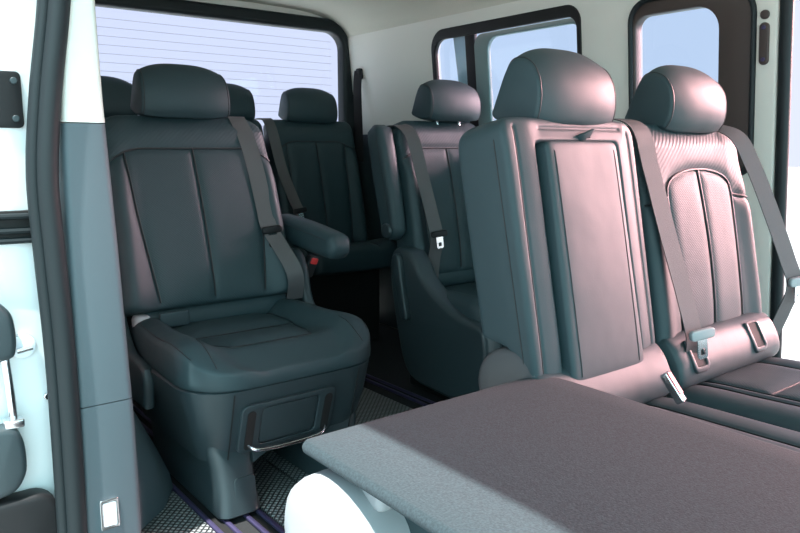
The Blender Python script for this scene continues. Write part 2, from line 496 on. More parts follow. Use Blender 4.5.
# ---------- third-row seat beside the open door -----------------------------------
def single_seat_near():
    t = thing('passenger_seat', 'dark leather single seat nearest the pillar, with its cushion fully in view and armrest lowered', 'car seat', (.865, 1.78, 0))
    lx = lambda x: x - .865
    ly = lambda y: y - 1.78
    # back
    o, pad = seat_back(t, 'backrest', -.018, ly(1.990), .448, radians(17), .567, .262, .248, .055, .075, yoke=.108, iw=(.200, .160), bol=.030)
    headrest(t, -.018, ly(2.125), .985, w=.272, h=.165, tilt=radians(6), depth=.9)
    # cushion: v runs forward
    H = .545
    fr = flat(ly(2.045), .372, radians(-1.0))
    W = width_fn(.245, .272, H, .03, .13, .010)
    ins = .150
    seams = [[(-ins, .03), (-ins - .008, .2), (-ins + .01, .34), (-ins + .035, .40), (-ins + .05, .405), (ins - .05, .405), (ins - .035, .40), (ins - .01, .34), (ins + .008, .2), (ins, .03)],
             [(-ins, .235), (ins, .235)]]
    def shape(X, V, a):
        d = .034 * sst(.55, .82, a) * (1 - .7 * sst(.36, .54, V)) + .014 * sst(.25, .45, V) - .036 * sst(.42, .56, V) - .02 * sst(.12, 0, V)
        return d
    cp = Pad(W, H, .044, .024, fr, seams, puff=.010, pw=.03, groove=.004, gw=.004, p=7., q=8., shape=shape)
    c = cp.build('cushion', [M['leather'], M['leather'], M['perf']], t, 100, 110, lambda x, v: 2 if abs(x) < ins - .005 and v < .40 else 0)
    cp.pipe('cushion_piping', c, r=.0016)
    # sewn edge line round the cushion border
    ls = []
    for sg in (-1, 1):
        ls.append([cp.on(sg * .955 * float(W(v)), v, .0004) for v in np.linspace(.05, .47, 40)])
    cp_o = tubes('edge_stitching', ls, .0013, M['piping'], c, 5)
    tubes('corner_seam', [[Vector(cp.on(sg * .205, v, .0006)) for v in np.linspace(.40, .515, 24)] for sg in (-1, 1)], .0014, M['piping'], c, 5)
    # lower lumbar roll between cushion and back
    rp = Pad(width_fn(.235, .235, .10, .02, .02), .10, .035, .03, lean(ly(1.985), .385, radians(25)), p=6, q=2.2)
    rp.build('lumbar_roll', M['leather'], t, 40, 16)
    rbox('anchor_flap', lx(.72), ly(1.945), .432, .085, .014, .045, .006, M['leather'], t)
    # plastic tub
    def ring(z, hw, y0, y1, r, shift=0):
        pts = rrect(2 * hw, y1 - y0, r, 8, cx=shift, cy=ly((y0 + y1) / 2), rs=(r, r, .04, .04))
        return [(x, y, z) for x, y in pts]
    rings = [ring(.150, .222, 1.572, 2.05, .07), ring(.20, .236, 1.548, 2.06, .08), ring(.26, .25, 1.528, 2.07, .09),
             ring(.325, .266, 1.512, 2.07, .115), ring(.340, .269, 1.508, 2.07, .12), ring(.346, .262, 1.516, 2.065, .115)]
    b = loft('seat_base', rings, M['plastic'], t, True, 50)
    # tray in the front of the base, its surround, the two slots and the pull bar
    fy = lambda z: ly(1.548 - (z - .20) * .33)
    pl = lambda yo: (lambda a, bb, d: (a, fy(bb) - yo - d, bb))
    plate('tray_frame', rrect(.262, .132, .018, cx=-.025, cy=.236), [rrect(.160, .104, .014, cx=-.022, cy=.236)], .014, M['plastic'], pl(.004), b, bevel=.003)
    plate('tray_panel', rrect(.156, .100, .012, cx=-.022, cy=.236), [], .008, M['plastic'], pl(.0035), b, bevel=.003)
    for sx in (-.130, .085):
        plate('slot', rrect(.022, .108, .0105, cx=sx, cy=.232), [], .006, M['deep'], pl(.0095), b)
    bar = [(-.128, fy(.19) - .012, .190), (-.115, fy(.19) - .030, .182), (-.06, fy(.18) - .034, .176), (.03, fy(.18) - .034, .176), (.07, fy(.18) - .030, .180), (.086, fy(.19) - .012, .188)]
    tubes('pull_bar', [spline(bar, 6)], .0052, M['chrome'], t, 10)
    for sx in (-.175, .175):
        tubes('panel_joint', [[(sx, ly(1.560 - (z - .15) * .30), z) for z in np.linspace(.16, .335, 12)]], .0016, M['deep'], b, 5)
    # feet (wide plastic shrouds over the floor rails)
    for sx in (-1, 1):
        rr = []
        for z, w, y0, y1, cx in ((0.012, .105, 1.545, 2.02, .150), (.02, .112, 1.535, 2.03, .150), (.08, .10, 1.545, 2.03, .152), (.14, .105, 1.555, 2.03, .155), (.20, .13, 1.565, 2.03, .155)):
            rr.append([(x, y, z) for x, y in rrect(w, y1 - y0, .028, 5, cx=sx * cx, cy=ly((y0 + y1) / 2))])
        ft = loft('foot', rr, M['plastic'], t, True, 50)
        plate('foot_panel', rrect(.055, .07, .01, cx=sx * .15 + .012, cy=.075), [], .004, M['plastic'], lambda a, bb, d: (a, ly(1.5435) - (bb - .06) * -.1 - d, bb), ft, bevel=.001)
    # arch between the feet
    rr = []
    for x in np.linspace(-.11, .11, 13):
        zz = .165 + .0 * x
        rr.append([(x, ly(1.556), .135 + .035 * (1 - (x / .11) ** 2)), (x, ly(1.556), .20), (x, ly(1.60), .20), (x, ly(1.60), .135 + .035 * (1 - (x / .11) ** 2))])
    loft('skirt', rr, M['plastic'], t, True, 40)
    # inboard side shell and hinge cover
    def side(x):
        pts = [(1.60, .20), (1.66, .34), (1.80, .40), (1.90, .46), (1.95, .55), (2.0, .585), (2.06, .58), (2.09, .53), (2.10, .40), (2.10, .20)]
        pts = spline(pts, 4); return [(x, p[0]) for p in pts], pts
    pts = spline([(1.70, .20), (1.72, .335), (1.84, .37), (1.93, .43), (1.965, .54), (2.01, .585), (2.06, .575), (2.085, .52), (2.09, .36), (2.09, .20)], 4)
    plate('side_shell', [(ly(p[0]), p[1]) for p in pts], [], .035, M['plastic'], lambda a, bb, d: (lx(1.150) + d, a, bb), t, bevel=.012)
    pts2 = spline([(1.80, .24), (1.80, .345), (1.92, .37), (1.985, .44), (2.02, .50), (2.06, .50), (2.09, .42), (2.09, .24)], 4)
    plate('side_shell', [(ly(p[0]), p[1]) for p in pts2], [], .03, M['plastic'], lambda a, bb, d: (lx(.590) + d, a, bb), t, bevel=.01)
    armrest(t, ((lx(1.165), ly(2.14), .655), (lx(1.165), ly(1.765), .612)), .078, .082)
    # belt built into the seat: leaves the shoulder, runs down the inboard flank
    pth = [(.150, ly(2.23), .985), (.158, ly(2.155), .998)] + [pad.on(x, v, .009) for x, v in ((.166, .555), (.176, .48), (.186, .38), (.192, .27), (.196, .20))] + [(.214, ly(1.900), .535), (.238, ly(1.945), .44)]
    sb = ribbon('seat_belt', pth, .050, (1, -.25, 0), .0022, M['webbing'], t)
    tongue(sb, pad.on(.196, .195, .020), (.10, .05, -1), (1, -.2, 0))
    belt_buckle('belt_buckle', t, (lx(1.185), ly(1.985), .53), (0.25, -.25, .9), (1, 0, 0))
    # woven grey catch showing in the gap at the outboard rear corner
    rbox('hinge_cover', lx(.638), ly(1.975), .42, .045, .05, .06, .014, M['cover_plastic'], t)
    return t
single_seat_near()

# ---------- third-row seat across the aisle ----------------------------------------
def single_seat_far():
    X0 = 1.86
    t = thing('passenger_seat', 'dark leather single seat across the aisle, behind the middle seat, its armrest folded upright', 'car seat', (X0, 2.0, 0))
    lx = lambda x: x - X0
    ly = lambda y: y - 2.0
    seat_back(t, 'backrest', 0, ly(2.04), .43, radians(12), .585, .225, .215, .05, .075, yoke=.11, iw=(.16, .135), bol=.026, ns=80, nt=90)
    headrest(t, .045, ly(2.125), 1.0, w=.262, h=.165, tilt=radians(6))
    H = .47
    W = width_fn(.215, .235, H, .03, .11, .008)
    ins = .14
    seams = [[(-ins, .03), (-ins, .3), (-ins + .04, .34), (ins - .04, .34), (ins, .3), (ins, .03)]]
    shape = lambda X, V, a: .03 * sst(.55, .82, a) - .03 * sst(.36, .48, V)
    cp = Pad(W, H, .06, .05, flat(ly(2.08), .33, radians(0)), seams, puff=.01, pw=.03, groove=.004, gw=.004, p=5, q=5, shape=shape)
    c = cp.build('cushion', [M['leather'], M['leather'], M['perf']], t, 60, 60, lambda x, v: 2 if abs(x) < ins - .005 and v < .33 else 0)
    cp.pipe('cushion_piping', c, r=.0016)
    rp = Pad(width_fn(.205, .205, .11, .02, .02), .11, .035, .03, lean(ly(2.02), .385, radians(22)), p=6, q=2.2)
    rp.build('lumbar_roll', M['leather'], t, 40, 16)
    # sculpted side shell
    shell = [(1.60, .10), (1.59, .22), (1.60, .31), (1.63, .335), (1.72, .35), (1.83, .395), (1.91, .45), (1.955, .51), (2.0, .545), (2.05, .55), (2.085, .53), (2.10, .48), (2.09, .38), (2.06, .25), (2.02, .13), (1.96, .075), (1.83, .06), (1.70, .055), (1.63, .065)]
    pts = spline(shell + [shell[0]], 4)[:-1]
    sh = plate('side_shell', [(ly(p[0]), p[1]) for p in pts], [], .085, M['plastic'], lambda a, bb, d: (lx(1.632) + d, a, bb), t, bevel=.018)
    hl = [(2.062, .515), (2.04, .53), (2.018, .515), (2.005, .45), (1.985, .36), (1.972, .305), (1.988, .293), (2.008, .30), (2.03, .37), (2.055, .45)]
    pts = spline(hl + [hl[0]], 4)[:-1]
    plate('recliner_lever', [(ly(p[0]), p[1]) for p in pts], [], .03, M['plastic'], lambda a, bb, d: (lx(1.583) + d, a, bb), sh, bevel=.009)
    rbox('seat_base', 0, ly(1.82), .19, .36, .42, .26, .03, M['plastic'], t)
    for sx in (-1, 1):
        rbox('foot', sx * .15, ly(1.86), .045, .09, .44, .066, .014, M['black'], t)
    # arm rest stowed upright along the back
    a = armrest(t, ((lx(1.600), ly(2.075), .575), (lx(1.600), ly(2.175), .985)), .075, .095)
    # belt
    pth = [(lx(1.655), ly(2.20), .98), (lx(1.665), ly(2.125), .985), (lx(1.675), ly(2.07), .94), (lx(1.690), ly(2.03), .80), (lx(1.700), ly(1.985), .66), (lx(1.705), ly(1.965), .58), (lx(1.708), ly(1.985), .50), (lx(1.71), ly(2.00), .41)]
    sb = ribbon('seat_belt', pth, .048, (1, -.4, .1), .0022, M['webbing'], t)
    tongue(sb, (lx(1.702), ly(1.950), .600), (.12, .0, -1), (1, -.3, 0))
    return t
single_seat_far()

# ---------- back bench: three seats under the rear window ---------------------------
def back_seat(cx, label, belt=False, hx=0.):
    t = thing('bench_seat', label, 'car seat', (cx, 2.8, 0), 0)
    ly = lambda y: y - 2.8
    seat_back(t, 'backrest', 0, ly(2.835), .43, radians(12), .612, .225, .222, .045, .06, yoke=.105, iw=(.155, .135), bol=.02, ns=80, nt=90, rt=.035)
    headrest(t, hx, ly(2.945), 1.015, w=.27, h=.165, tilt=radians(5), depth=.8)
    H = .36
    shape = lambda X, V, a: .012 * sst(.6, .85, a) + .03 * sst(.1, .3, V) - .01 * sst(.33, .36, V)
    cp = Pad(width_fn(.222, .225, H, .02, .035), H, .045, .055, flat(ly(2.90), .415, radians(1)), [[(-.11, .02), (-.11, .34)], [(.11, .02), (.11, .34)]], puff=.008, pw=.03, groove=.004, gw=.004, p=7, q=5, shape=shape)
    c = cp.build('cushion', M['leather'], t, 60, 50); cp.pipe('cushion_piping', c, r=.0016)
    rp = Pad(width_fn(.2, .2, .08, .02, .02), .08, .03, .03, lean(ly(2.82), .425, radians(20)), p=6, q=2.2)
    rp.build('lumbar_roll', M['leather'], t, 40, 14)
    rbox('seat_base', 0, ly(2.80), .19, .40, .26, .36, .02, M['deep'], t)
    if belt:
        pth = [(-.235, ly(3.0), 1.03), (-.232, ly(2.93), 1.03), (-.222, ly(2.895), .97), (-.205, ly(2.855), .82), (-.178, ly(2.80), .68), (-.165, ly(2.765), .62)]
        sb = ribbon('seat_belt', pth, .046, (1, -.3, 0), .0022, M['webbing'], t)
        tongue(sb, (-.17, ly(2.765), .635), (.15, -.1, -1), (1, -.3, 0))
    return t
back_seat(1.775, 'dark rear bench seat in full view under the right end of the back window', True)
back_seat(1.30, 'dark rear bench seat whose headrest peeks out right behind the large front-left headrest', hx=.05)
back_seat(.845, 'dark rear bench seat half hidden by the pillar, only its headrest edge showing')

# ---------- second-row middle seat ---------------------------------------------------
def middle_seat():
    X0 = 1.130
    t = thing('passenger_seat', 'taupe leather middle seat with a fold-down console panel set in its backrest', 'car seat', (X0, .85, 0))
    ly = lambda y: y - .85
    ang = radians(11.5)
    H = .505
    fr0 = lean(ly(.862), .455, ang)
    W = width_fn(.188, .196, H, .02, .035)
    seams = [[(-.165, .02), (-.165, H - .02)], [(.165, .02), (.165, H - .03)], [(-.10, H - .022), (.14, H - .022)]]
    def shape(X, V, a):
        # hollow that takes the folded console
        inx = sst(-.125, -.105, X) * (1 - sst(.105, .125, X)); inv = 1 - sst(H - .058, H - .045, V)
        return -.030 * inx * inv
    pad = Pad(W, H, .060, .085, fr0, seams, puff=.004, pw=.02, groove=.003, gw=.003, p=9, q=9, shape=shape, backshape=lambda X, V, a: -.080 * (1 - sst(.088, .115, V)))
    b = pad.build('backrest', M['leather'], t, 130, 120); pad.pipe('seam_piping', b, r=.0014, off=.0003, seams=seams[:2])
    # seam running round the visible flank
    ls = [[fr0(-float(W(v)) * .997 - .0004, .028, v) for v in np.linspace(.03, H - .04, 30)]]
    tubes('flank_stitching', ls, .0012, M['piping'], b, 5)
    # folded console / arm rest
    Hc = .455
    cf = lambda x, n, v: fr0(x, n + .034, v + .002)
    cp = Pad(width_fn(.112, .106, Hc, .012, .014), Hc, .040, .018, cf, p=10, q=14, shape=lambda X, V, a: .004 * np.sin(pi * V / Hc) * (1 - a ** 2))
    c = cp.build('console_panel', M['leather'], t, 60, 80)
    tubes('console_stitching', [[cp.on(s * .088, v, .0003) for v in np.linspace(.02, Hc - .02, 30)] for s in (-1, 1)], .0009, M['piping'], c, 5)
    # leather pull strap above the console
    ribbon('pull_strap', [fr0(.0, .046, H - .046), fr0(.012, .062, H - .040), fr0(.034, .066, H - .032), fr0(.046, .052, H - .034)], .016, (0, -.5, .8), .004, M['leather'], t)
    headrest(t, .022, ly(.955), .930, w=.240, h=.165, tilt=radians(4))
    # lower roll and cushion
    rp = Pad(width_fn(.19, .19, .125, .015, .015), .125, .05, .05, lean(ly(.80), .392, radians(28)), p=9, q=2.4)
    rp.build('lumbar_roll', M['leather'], t, 40, 20)
    Hq = .46
    cp2 = Pad(width_fn(.188, .190, Hq, .02, .05), Hq, .056, .06, flat(ly(.82), .352, radians(1)), [[(-.02, .02), (-.02, .42)], [(.10, .02), (.10, .42)]], puff=.004, pw=.018, groove=.004, gw=.004, p=7, q=6)
    c2 = cp2.build('cushion', M['leather'], t, 60, 60); cp2.pipe('cushion_piping', c2, r=.0015)
    rbox('seat_base', 0, ly(.62), .16, .34, .40, .30, .02, M['plastic'], t)
    d = disc('recliner_cover', (-.172, ly(.885), .470), (-1, -.1, .0), .072, .022, M['mid_plastic'], t, bev=.01)
    rbox('hinge_cover', -.130, ly(.865), .41, .06, .10, .11, .025, M['mid_plastic'], t)
    bb = plate('belt_buckle', rrect(.022, .062, .005), [], .016, M['chrome'], lambda a, b2, d: Vector((.068, ly(.708), .462)) + Vector((1, .25, 0)).normalized() * a + Vector((-.15, .55, .80)).normalized() * b2 + Vector((.1, -.80, .58)).normalized() * d, t, bevel=.003)
    bb['label'] = 'slim chrome-edged buckle'
    plate('release_button', rrect(.017, .046, .004, cy=.006), [], .006, M['red'], lambda a, b2, d: Vector((.068, ly(.708), .462)) + Vector((1, .25, 0)).normalized() * a + Vector((-.15, .55, .80)).normalized() * b2 + Vector((.1, -.80, .58)).normalized() * (d + .007), bb, bevel=.001)
    return t
middle_seat()

# ---------- second-row outer seat ------------------------------------------------------
def outer_seat():
    X0 = 1.565
    t = thing('passenger_seat', 'rosy lit leather outer seat by the far door opening, with an arched backrest insert', 'car seat', (X0, .85, 0))
    ly = lambda y: y - .85
    H = .515
    b, pad = seat_back(t, 'backrest', 0, ly(.875), .445, radians(11), H, .222, .215, .058, .08, yoke=.108, iw=(.135, .128), bol=.018, arch=True, rt=.05, ns=110, nt=110)
    headrest(t, .020, ly(.955), .933, w=.240, h=.160, tilt=radians(4))
    rp = Pad(width_fn(.222, .222, .125, .015, .03), .125, .05, .05, lean(ly(.80), .392, radians(28)), p=9, q=2.4)
    ro = rp.build('lumbar_roll', M['leather'], t, 60, 20)
    # child-seat anchor slots with raised rims
    ca, sa = cos(radians(28)), sin(radians(28))
    for sx in (-.150, .105):
        fr = lambda a, bb, d, sx=sx: rp.on(a + sx, bb, d)
        plate('anchor_rim', rrect(.058, .074, .008, cy=.060, rs=(.016, .016, .006, .006)), [rrect(.040, .058, .006, cy=.064)], .012, M['plastic'], fr, ro, bevel=.003)
        plate('anchor_slot', rrect(.046, .064, .006, cy=.063), [], .006, M['deep'], fr, ro)
    Hq = .50
    seams = [[(-.130, .02), (-.130, .47)], [(-.10, .02), (-.10, .47)], [(.135, .02), (.135, .47)], [(-.10, .17), (.135, .17)]]
    shape = lambda X, V, a: .003 * sst(.6, .85, a) + .006 * sst(.1, .4, V)
    cp = Pad(width_fn(.225, .228, Hq, .02, .06), Hq, .055, .07, flat(ly(.82), .352, radians(1)), seams, puff=.004, pw=.018, groove=.004, gw=.004, p=6, q=6, shape=shape)
    c = cp.build('cushion', [M['leather'], M['leather'], M['perf']], t, 80, 70, lambda x, v: 2 if -.10 < x < .135 else 0); cp.pipe('cushion_piping', c, r=.0015)
    rbox('seat_base', 0, ly(.62), .16, .40, .40, .30, .02, M['plastic'], t)
    # belt of the inboard side: over the top between the two seats, tongue hanging
    pth = [(-.222, ly(1.06), .955), (-.220, ly(.985), .965), (-.212, ly(.915), .945), (-.205, ly(.885), .86), (-.19, ly(.845), .72), (-.175, ly(.81), .60), (-.165, ly(.785), .50), (-.16, ly(.80), .455)]
    sb = ribbon('seat_belt', pth, .047, (1, -.2, 0), .0022, M['webbing'], t)
    tongue(sb, (-.168, ly(.768), .520), (.10, -.05, -1), (1, -.3, .3), 'cover_plastic')
    # belt over the outboard shoulder
    pth = [(.140, ly(1.07), .945), (.150, ly(.99), .958), (.168, ly(.905), .935), (.190, ly(.865), .86), (.215, ly(.825), .75), (.240, ly(.79), .64), (.255, ly(.775), .575), (.268, ly(.80), .50), (.275, ly(.83), .42)]
    sb = ribbon('seat_belt', pth, .047, (1, -.35, .15), .0022, M['webbing'], t)
    tongue(sb, (.257, ly(.764), .585), (.12, .02, -1), (1, -.35, 0), 'cover_plastic')
    return t
outer_seat()

# ---------- folded second-row seat next to the camera -----------------------------------
def folded_seat():
    X0 = .74
    t = thing('folded_seat', 'second-row seat folded flat, showing its charcoal felt back, in the foreground', 'car seat', (X0, .5, 0))
    ly = lambda y: y - .5
    # carpeted back panel: slightly crowned slab with rounded rim
    x0, x1, y0, y1, zt, th = -.262, .252, -.30, .845, .5, .018
    bm = bmesh.new()
    nx, ny = 40, 60
    def corner(a, b):      # grid point of the rounded slab outline
        return a, b
    pts = rrect(x1 - x0, y1 - y0, .018, 6, cx=(x0 + x1) / 2, cy=ly((y0 + y1) / 2))
    rings = []
    def inset(d):
        return rrect(x1 - x0 - 2 * d, y1 - y0 - 2 * d, .01, 6, cx=(x0 + x1) / 2, cy=ly((y0 + y1) / 2), rs=tuple(max(q - d, .004) for q in (.018, .018, .06, .018)))
    for d, z in ((.006, zt - th), (.001, zt - th + .004), (0, zt - th / 2), (.0008, zt - .006), (.004, zt - .0015), (.010, zt), (.06, zt + .001), (.20, zt + .002)):
        rings.append([(x, y, z) for x, y in inset(d)])
    p = loft('back_panel', rings, M['carpet'], t, True, 50)
    # seat back padding under the panel, lying on the cushion
    rb = [[(x, y, z) for x, y in rrect(w, .78, .05, 6, cx=.0, cy=ly(.40))] for w, z in ((.34, .375), (.37, .39), (.38, .43), (.36, .480))]
    loft('backrest', rb, M['leather'], t, True, 60)
    rb = [[(x, y, z) for x, y in rrect(w, .62, .06, 6, cx=.0, cy=ly(.42))] for w, z in ((.34, .24), (.37, .26), (.37, .32), (.35, .372))]
    loft('cushion', rb, M['leather'], t, True, 60)
    rbox('seat_base', 0, ly(.50), .13, .40, .42, .22, .03, M['plastic'], t)
    # hinge cover: smooth light grey plastic drum on the door side
    def prof(rx, rz, n=28):
        return [(rx * cos(2 * pi * k / n), rz * sin(2 * pi * k / n)) for k in range(n)]
    cx, cy, cz = -.235, ly(.775), .375
    rings = []
    for dx, s in ((.05, .97), (.0, 1.0), (-.022, .99), (-.038, .93), (-.046, .80), (-.050, .55), (-.051, .2)):
        rings.append([(cx + dx, cy + a * s, cz + b * s) for a, b in prof(.098, .092)])
    hc = loft('hinge_cover', rings, M['cover_plastic'], t, True, 60)
    hc['label'] = 'light grey plastic hinge cover in the sun'
    rings = []
    for dx, s in ((.04, 1), (-.03, 1.0), (-.05, .9), (-.058, .6), (-.06, .1)):
        rings.append([(cx - .01 + dx, cy - .13 + a * s * 1.6, cz - .10 + b * s * .7) for a, b in prof(.09, .09)])
    loft('side_cover', rings, M['cover_plastic'], t, True, 60)
    rbox('hinge_block', -.205, ly(.735), .452, .05, .08, .03, .01, M['cover_plastic'], t)
    return t
folded_seat()

# ------------------------------------------------------------------ body shell
XW = 2.12          # far inner wall at z = .6
def wall_x(z): return XW - .106 * (z - .6)
def wall_frame(a, b, c): return (wall_x(b) + c, a, b)

def poly_struct(name, verts, faces, mat):
    me = bpy.data.meshes.new(name); me.from_pydata(verts, [], faces); me.update()
    return struct(link(name, me, M[mat], None, False))

rbox('floor', 1.29, 1.1, -.05, 1.86, 4.1, .10, .01, M['floor'])['kind'] = 'structure'
# far wall with two windows
w1 = rrect(.755, .46, .05, 8, cx=2.013, cy=1.145, rs=(.06, .06, .075, .05))         # quarter window (y, z)
w2 = rrect(.38, .50, .05, 8, cx=1.235, cy=1.09, rs=(.05, .06, .06, .075))
outer = [(.975, 0.0), (3.08, 0.0), (3.08, 1.46), (.975, 1.46)]
wr = plate('wall_right', outer, [w1, w2], .03, M['cream'], lambda a, b, c: (wall_x(b) + .015 + c, a, b), None, bevel=.008)
struct(wr)

def window(name, outline_w, outline_h, cx, cy, rs, rim, rim2, frame_mat, xo, divider=None, glass='tint', ft=.04):
    fr = plate(name, rrect(outline_w, outline_h, .05, 8, cx=cx, cy=cy, rs=rs), [rrect(outline_w - rim[0] - rim[1], outline_h - rim[2] - rim[3], .04, 8, cx=cx + (rim[0] - rim[1]) / 2, cy=cy + (rim[2] - rim[3]) / 2, rs=tuple(max(.02, r - .02) for r in rs))],
               ft, M[frame_mat], lambda a, b, c: (wall_x(b) + xo + c, a, b), None, bevel=ft * .15)
    struct(fr)
    plate('window_pane', rrect(outline_w - .02, outline_h - .02, .04, 6, cx=cx, cy=cy, rs=rs), [], .004, M[glass], lambda a, b, c: (wall_x(b) + xo + .034 + c, a, b), fr)
    return fr
# quarter window: black outer gasket, grey inner surround, divider bars
q = window('window_1', .775, .48, 2.013, 1.145, (.06, .06, .08, .06), (.018, .024, .03, .040), None, 'black', .004, ft=.018)
# sash of the sliding pane, its dark edge and the pale upright seen through the rear part of the glass
plate('window_sash', rrect(.57, .46, .04, 8, cx=1.90, cy=1.12, rs=(.05, .05, .05, .05)), [rrect(.455, .41, .05, 8, cx=1.882, cy=1.125, rs=(.05, .05, .05, .05))], .02,
      M['tealframe'], lambda a, b, c: (wall_x(b) + .045 + c, a, b), q, bevel=.005)
plate('window_divider', [(2.18, .93), (2.235, .93), (2.235, 1.37), (2.18, 1.37)], [], .02, M['black'], lambda a, b, c: (wall_x(b) + .045 + c, a, b), q, bevel=.004)
plate('window_upright', [(2.235, .93), (2.275, .93), (2.315, 1.40), (2.235, 1.40)], [], .016, M['paint'], lambda a, b, c: (wall_x(b) + .05 + c, a, b), q, bevel=.003)
# dark moulded lining of the lower side
struct(plate('trim_6', [(1.12, .01), (3.04, .01), (3.04, .97), (2.42, .97), (2.36, .70), (1.30, .66), (1.12, .45)], [], .012, M['plastic'], lambda a, b, c: (wall_x(b) - .008 + c, a, b), None, bevel=.003))
# second window: thick brown-black trim on the front edge
w = window('window_2', .40, .53, 1.235, 1.09, (.05, .06, .06, .09), (.108, .016, .04, .045), None, 'brownframe', .020)
# rounded raised lip round it
plate('window_lip', rrect(.408, .540, .05, 8, cx=1.235, cy=1.09, rs=(.05, .06, .07, .09)), [rrect(.380, .512, .05, 8, cx=1.235, cy=1.09, rs=(.05, .06, .06, .08))], .02, M['rubber'],
      lambda a, b, c: (wall_x(b) - .003 + c, a, b), w, bevel=.008)

# rear end with the tailgate window
rear_outer = [(.42, 0.0), (2.14, 0.0), (2.14, 1.54), (.42, 1.54)]
ro = rrect(1.52, .56, .1, 10, cx=1.29, cy=1.20, rs=(.06, .06, .11, .11))
struct(plate('wall_back', rear_outer, [ro], .05, M['cream'], lambda a, b, c: (a, 3.06 + c, b), None, bevel=.006))
tg = plate('window_3', rrect(1.65, .62, .1, 10, cx=1.29, cy=1.20, rs=(.08, .08, .14, .14)), [rrect(1.44, .51, .1, 10, cx=1.29, cy=1.195, rs=(.06, .06, .08, .08))], .07, M['rubber'],
           lambda a, b, c: (a, 3.045 + c, b), None, bevel=.016)
struct(tg)
plate('window_pane', rrect(1.50, .54, .1, 8, cx=1.29, cy=1.195), [], .004, M['glass'], lambda a, b, c: (a, 3.085 + c, b), tg)
tubes('defroster_grid', [[(.60, 3.079, z), (1.98, 3.079, z)] for z in np.arange(.97, 1.44, .034)], .0006, M['wire'], tg, 4, merge=True)

# ceiling: flat headliner with coved edge over the far wall
sec = [(.36, 1.385), (.40, 1.43), (.50, 1.50), (.75, 1.53), (1.25, 1.54), (1.70, 1.535), (1.88, 1.52), (1.97, 1.49), (2.02, 1.45), (2.045, 1.40), (2.055, 1.36)]
sec = spline(sec, 5)
def roof_edge(y):                 # unseen near-side gutter, swept out towards the front to shape the shadow
    return -.0
bm = bmesh.new(); rows = []
ys = np.linspace(-1.0, 3.05, 24)
for y in ys:
    rows.append([bm.verts.new((p[0], y, p[1])) for p in sec] + [bm.verts.new((p[0] + (.02 if p[0] > 2 else 0), y, p[1] + .03)) for p in sec[::-1]])
for a, b in zip(rows, rows[1:]):
    n = len(a)
    for k in range(n): bm.faces.new((a[k], a[(k + 1) % n], b[(k + 1) % n], b[k]))
bm.faces.new(rows[0][::-1]); bm.faces.new(rows[-1])
struct(bm_obj('ceiling', bm, M['headliner'], None, True, 40))
# unseen near-side roof gutter, outer edge shaped to cast the sun's shadow line
bm = bmesh.new(); rows = []
for y in np.linspace(-1.0, 3.05, 30):
    xo = min(.375 + .2 * (y - .634), .31)
    rows.append([bm.verts.new(v) for v in ((xo, y, 1.37), (.42, y, 1.37), (.42, y, 1.45), (xo + .02, y, 1.43))])
for a, b in zip(rows, rows[1:]):
    for k in range(4): bm.faces.new((a[k], a[(k + 1) % 4], b[(k + 1) % 4], b[k]))
bm.faces.new(rows[0][::-1]); bm.faces.new(rows[-1])
struct(bm_obj('trim_1', bm, M['paint'], None, True, 30))

# near wall behind the pillar
struct(rbox('wall_left', .41, 2.30, .71, .06, 1.50, 1.42, .01, M['cream']))

# near door pillar: upper pale half, lower grey half with a seam, then the sill trim
def pillar(name, z0, z1, mat, pl, grow=0.):
    rings = []
    for z in np.linspace(z0, z1, 12):
        lean_ = -.012 * max(0, (z - .9))
        xa = np.interp(z, [0, .25, .5, .7, .9, 1.1, 1.3], [.338, .348, .350, .352, .355, .366, .386]); xb = np.interp(z, [0, .3, .7, 1.0, 1.3], [.462, .462, .450, .438, .434])
        r = .014
        rings.append([(x, y, z) for x, y in rrect(xb - xa + grow, .14, r, 5, cx=(xa + xb) / 2 , cy=1.57)])
    o = loft(name, rings, M[mat], pl, True, 40); return struct(o)
pillar('trim_2', .951, 1.42, 'cream', None)
pillar('trim_3', .383, .949, 'grey_plastic', None)
pillar('trim_4', 0.0, .381, 'grey_plastic', None)
# wheel-arch trim flaring out from the pillar foot
rings = []
for z, x1, y1 in ((0.012, .640, 1.80), (.06, .628, 1.79), (.14, .592, 1.765), (.22, .552, 1.735), (.30, .510, 1.70), (.36, .475, 1.665)):
    rings.append([(.44, 1.60, z), (.478, 1.61, z), ((.478 * .35 + x1 * .65), 1.61 * .4 + y1 * .6 - .02, z), (x1, y1, z), (x1 - .02, y1 + .25, z), (.44, y1 + .3, z)])
struct(loft('trim_5', rings, M['grey_plastic'], None, True, 30))
# door seal: bowed rubber tube pair beside the pillar
sl = [(.294, .0), (.298, .25), (.299, .5), (.294, .7), (.292, .85), (.308, 1.0), (.332, 1.15), (.352, 1.30), (.366, 1.42)]
p3 = spline([(x, 1.50, z) for x, z in sl], 6)
bm = bmesh.new()
tube_bm(bm, [(p[0] + .010, p[1] + .008, p[2]) for p in p3], .013, 10)
tube_bm(bm, [(p[0] + .033, p[1] + .002, p[2]) for p in p3], .021, 12)
s_ = bm_obj('door_seal', bm, M['rubber']); tag(s_, 'dark rubber door seal running down beside the near pillar', 'door seal')
# courtesy lamp low on the pillar
cl = thing('courtesy_lamp', 'small clear rectangular lamp set low in the grey pillar trim', 'lamp', (.395, 1.499, .142))
plate('lamp_bezel', rrect(.038, .066, .004), [rrect(.026, .052, .004)], .006, M['chrome'], lambda a, b, c: (a, c, b), cl, bevel=.001)
plate('lamp_lens', rrect(.027, .053, .004), [], .006, M['clear'], lambda a, b, c: (a, c + .001, b), cl, bevel=.001)

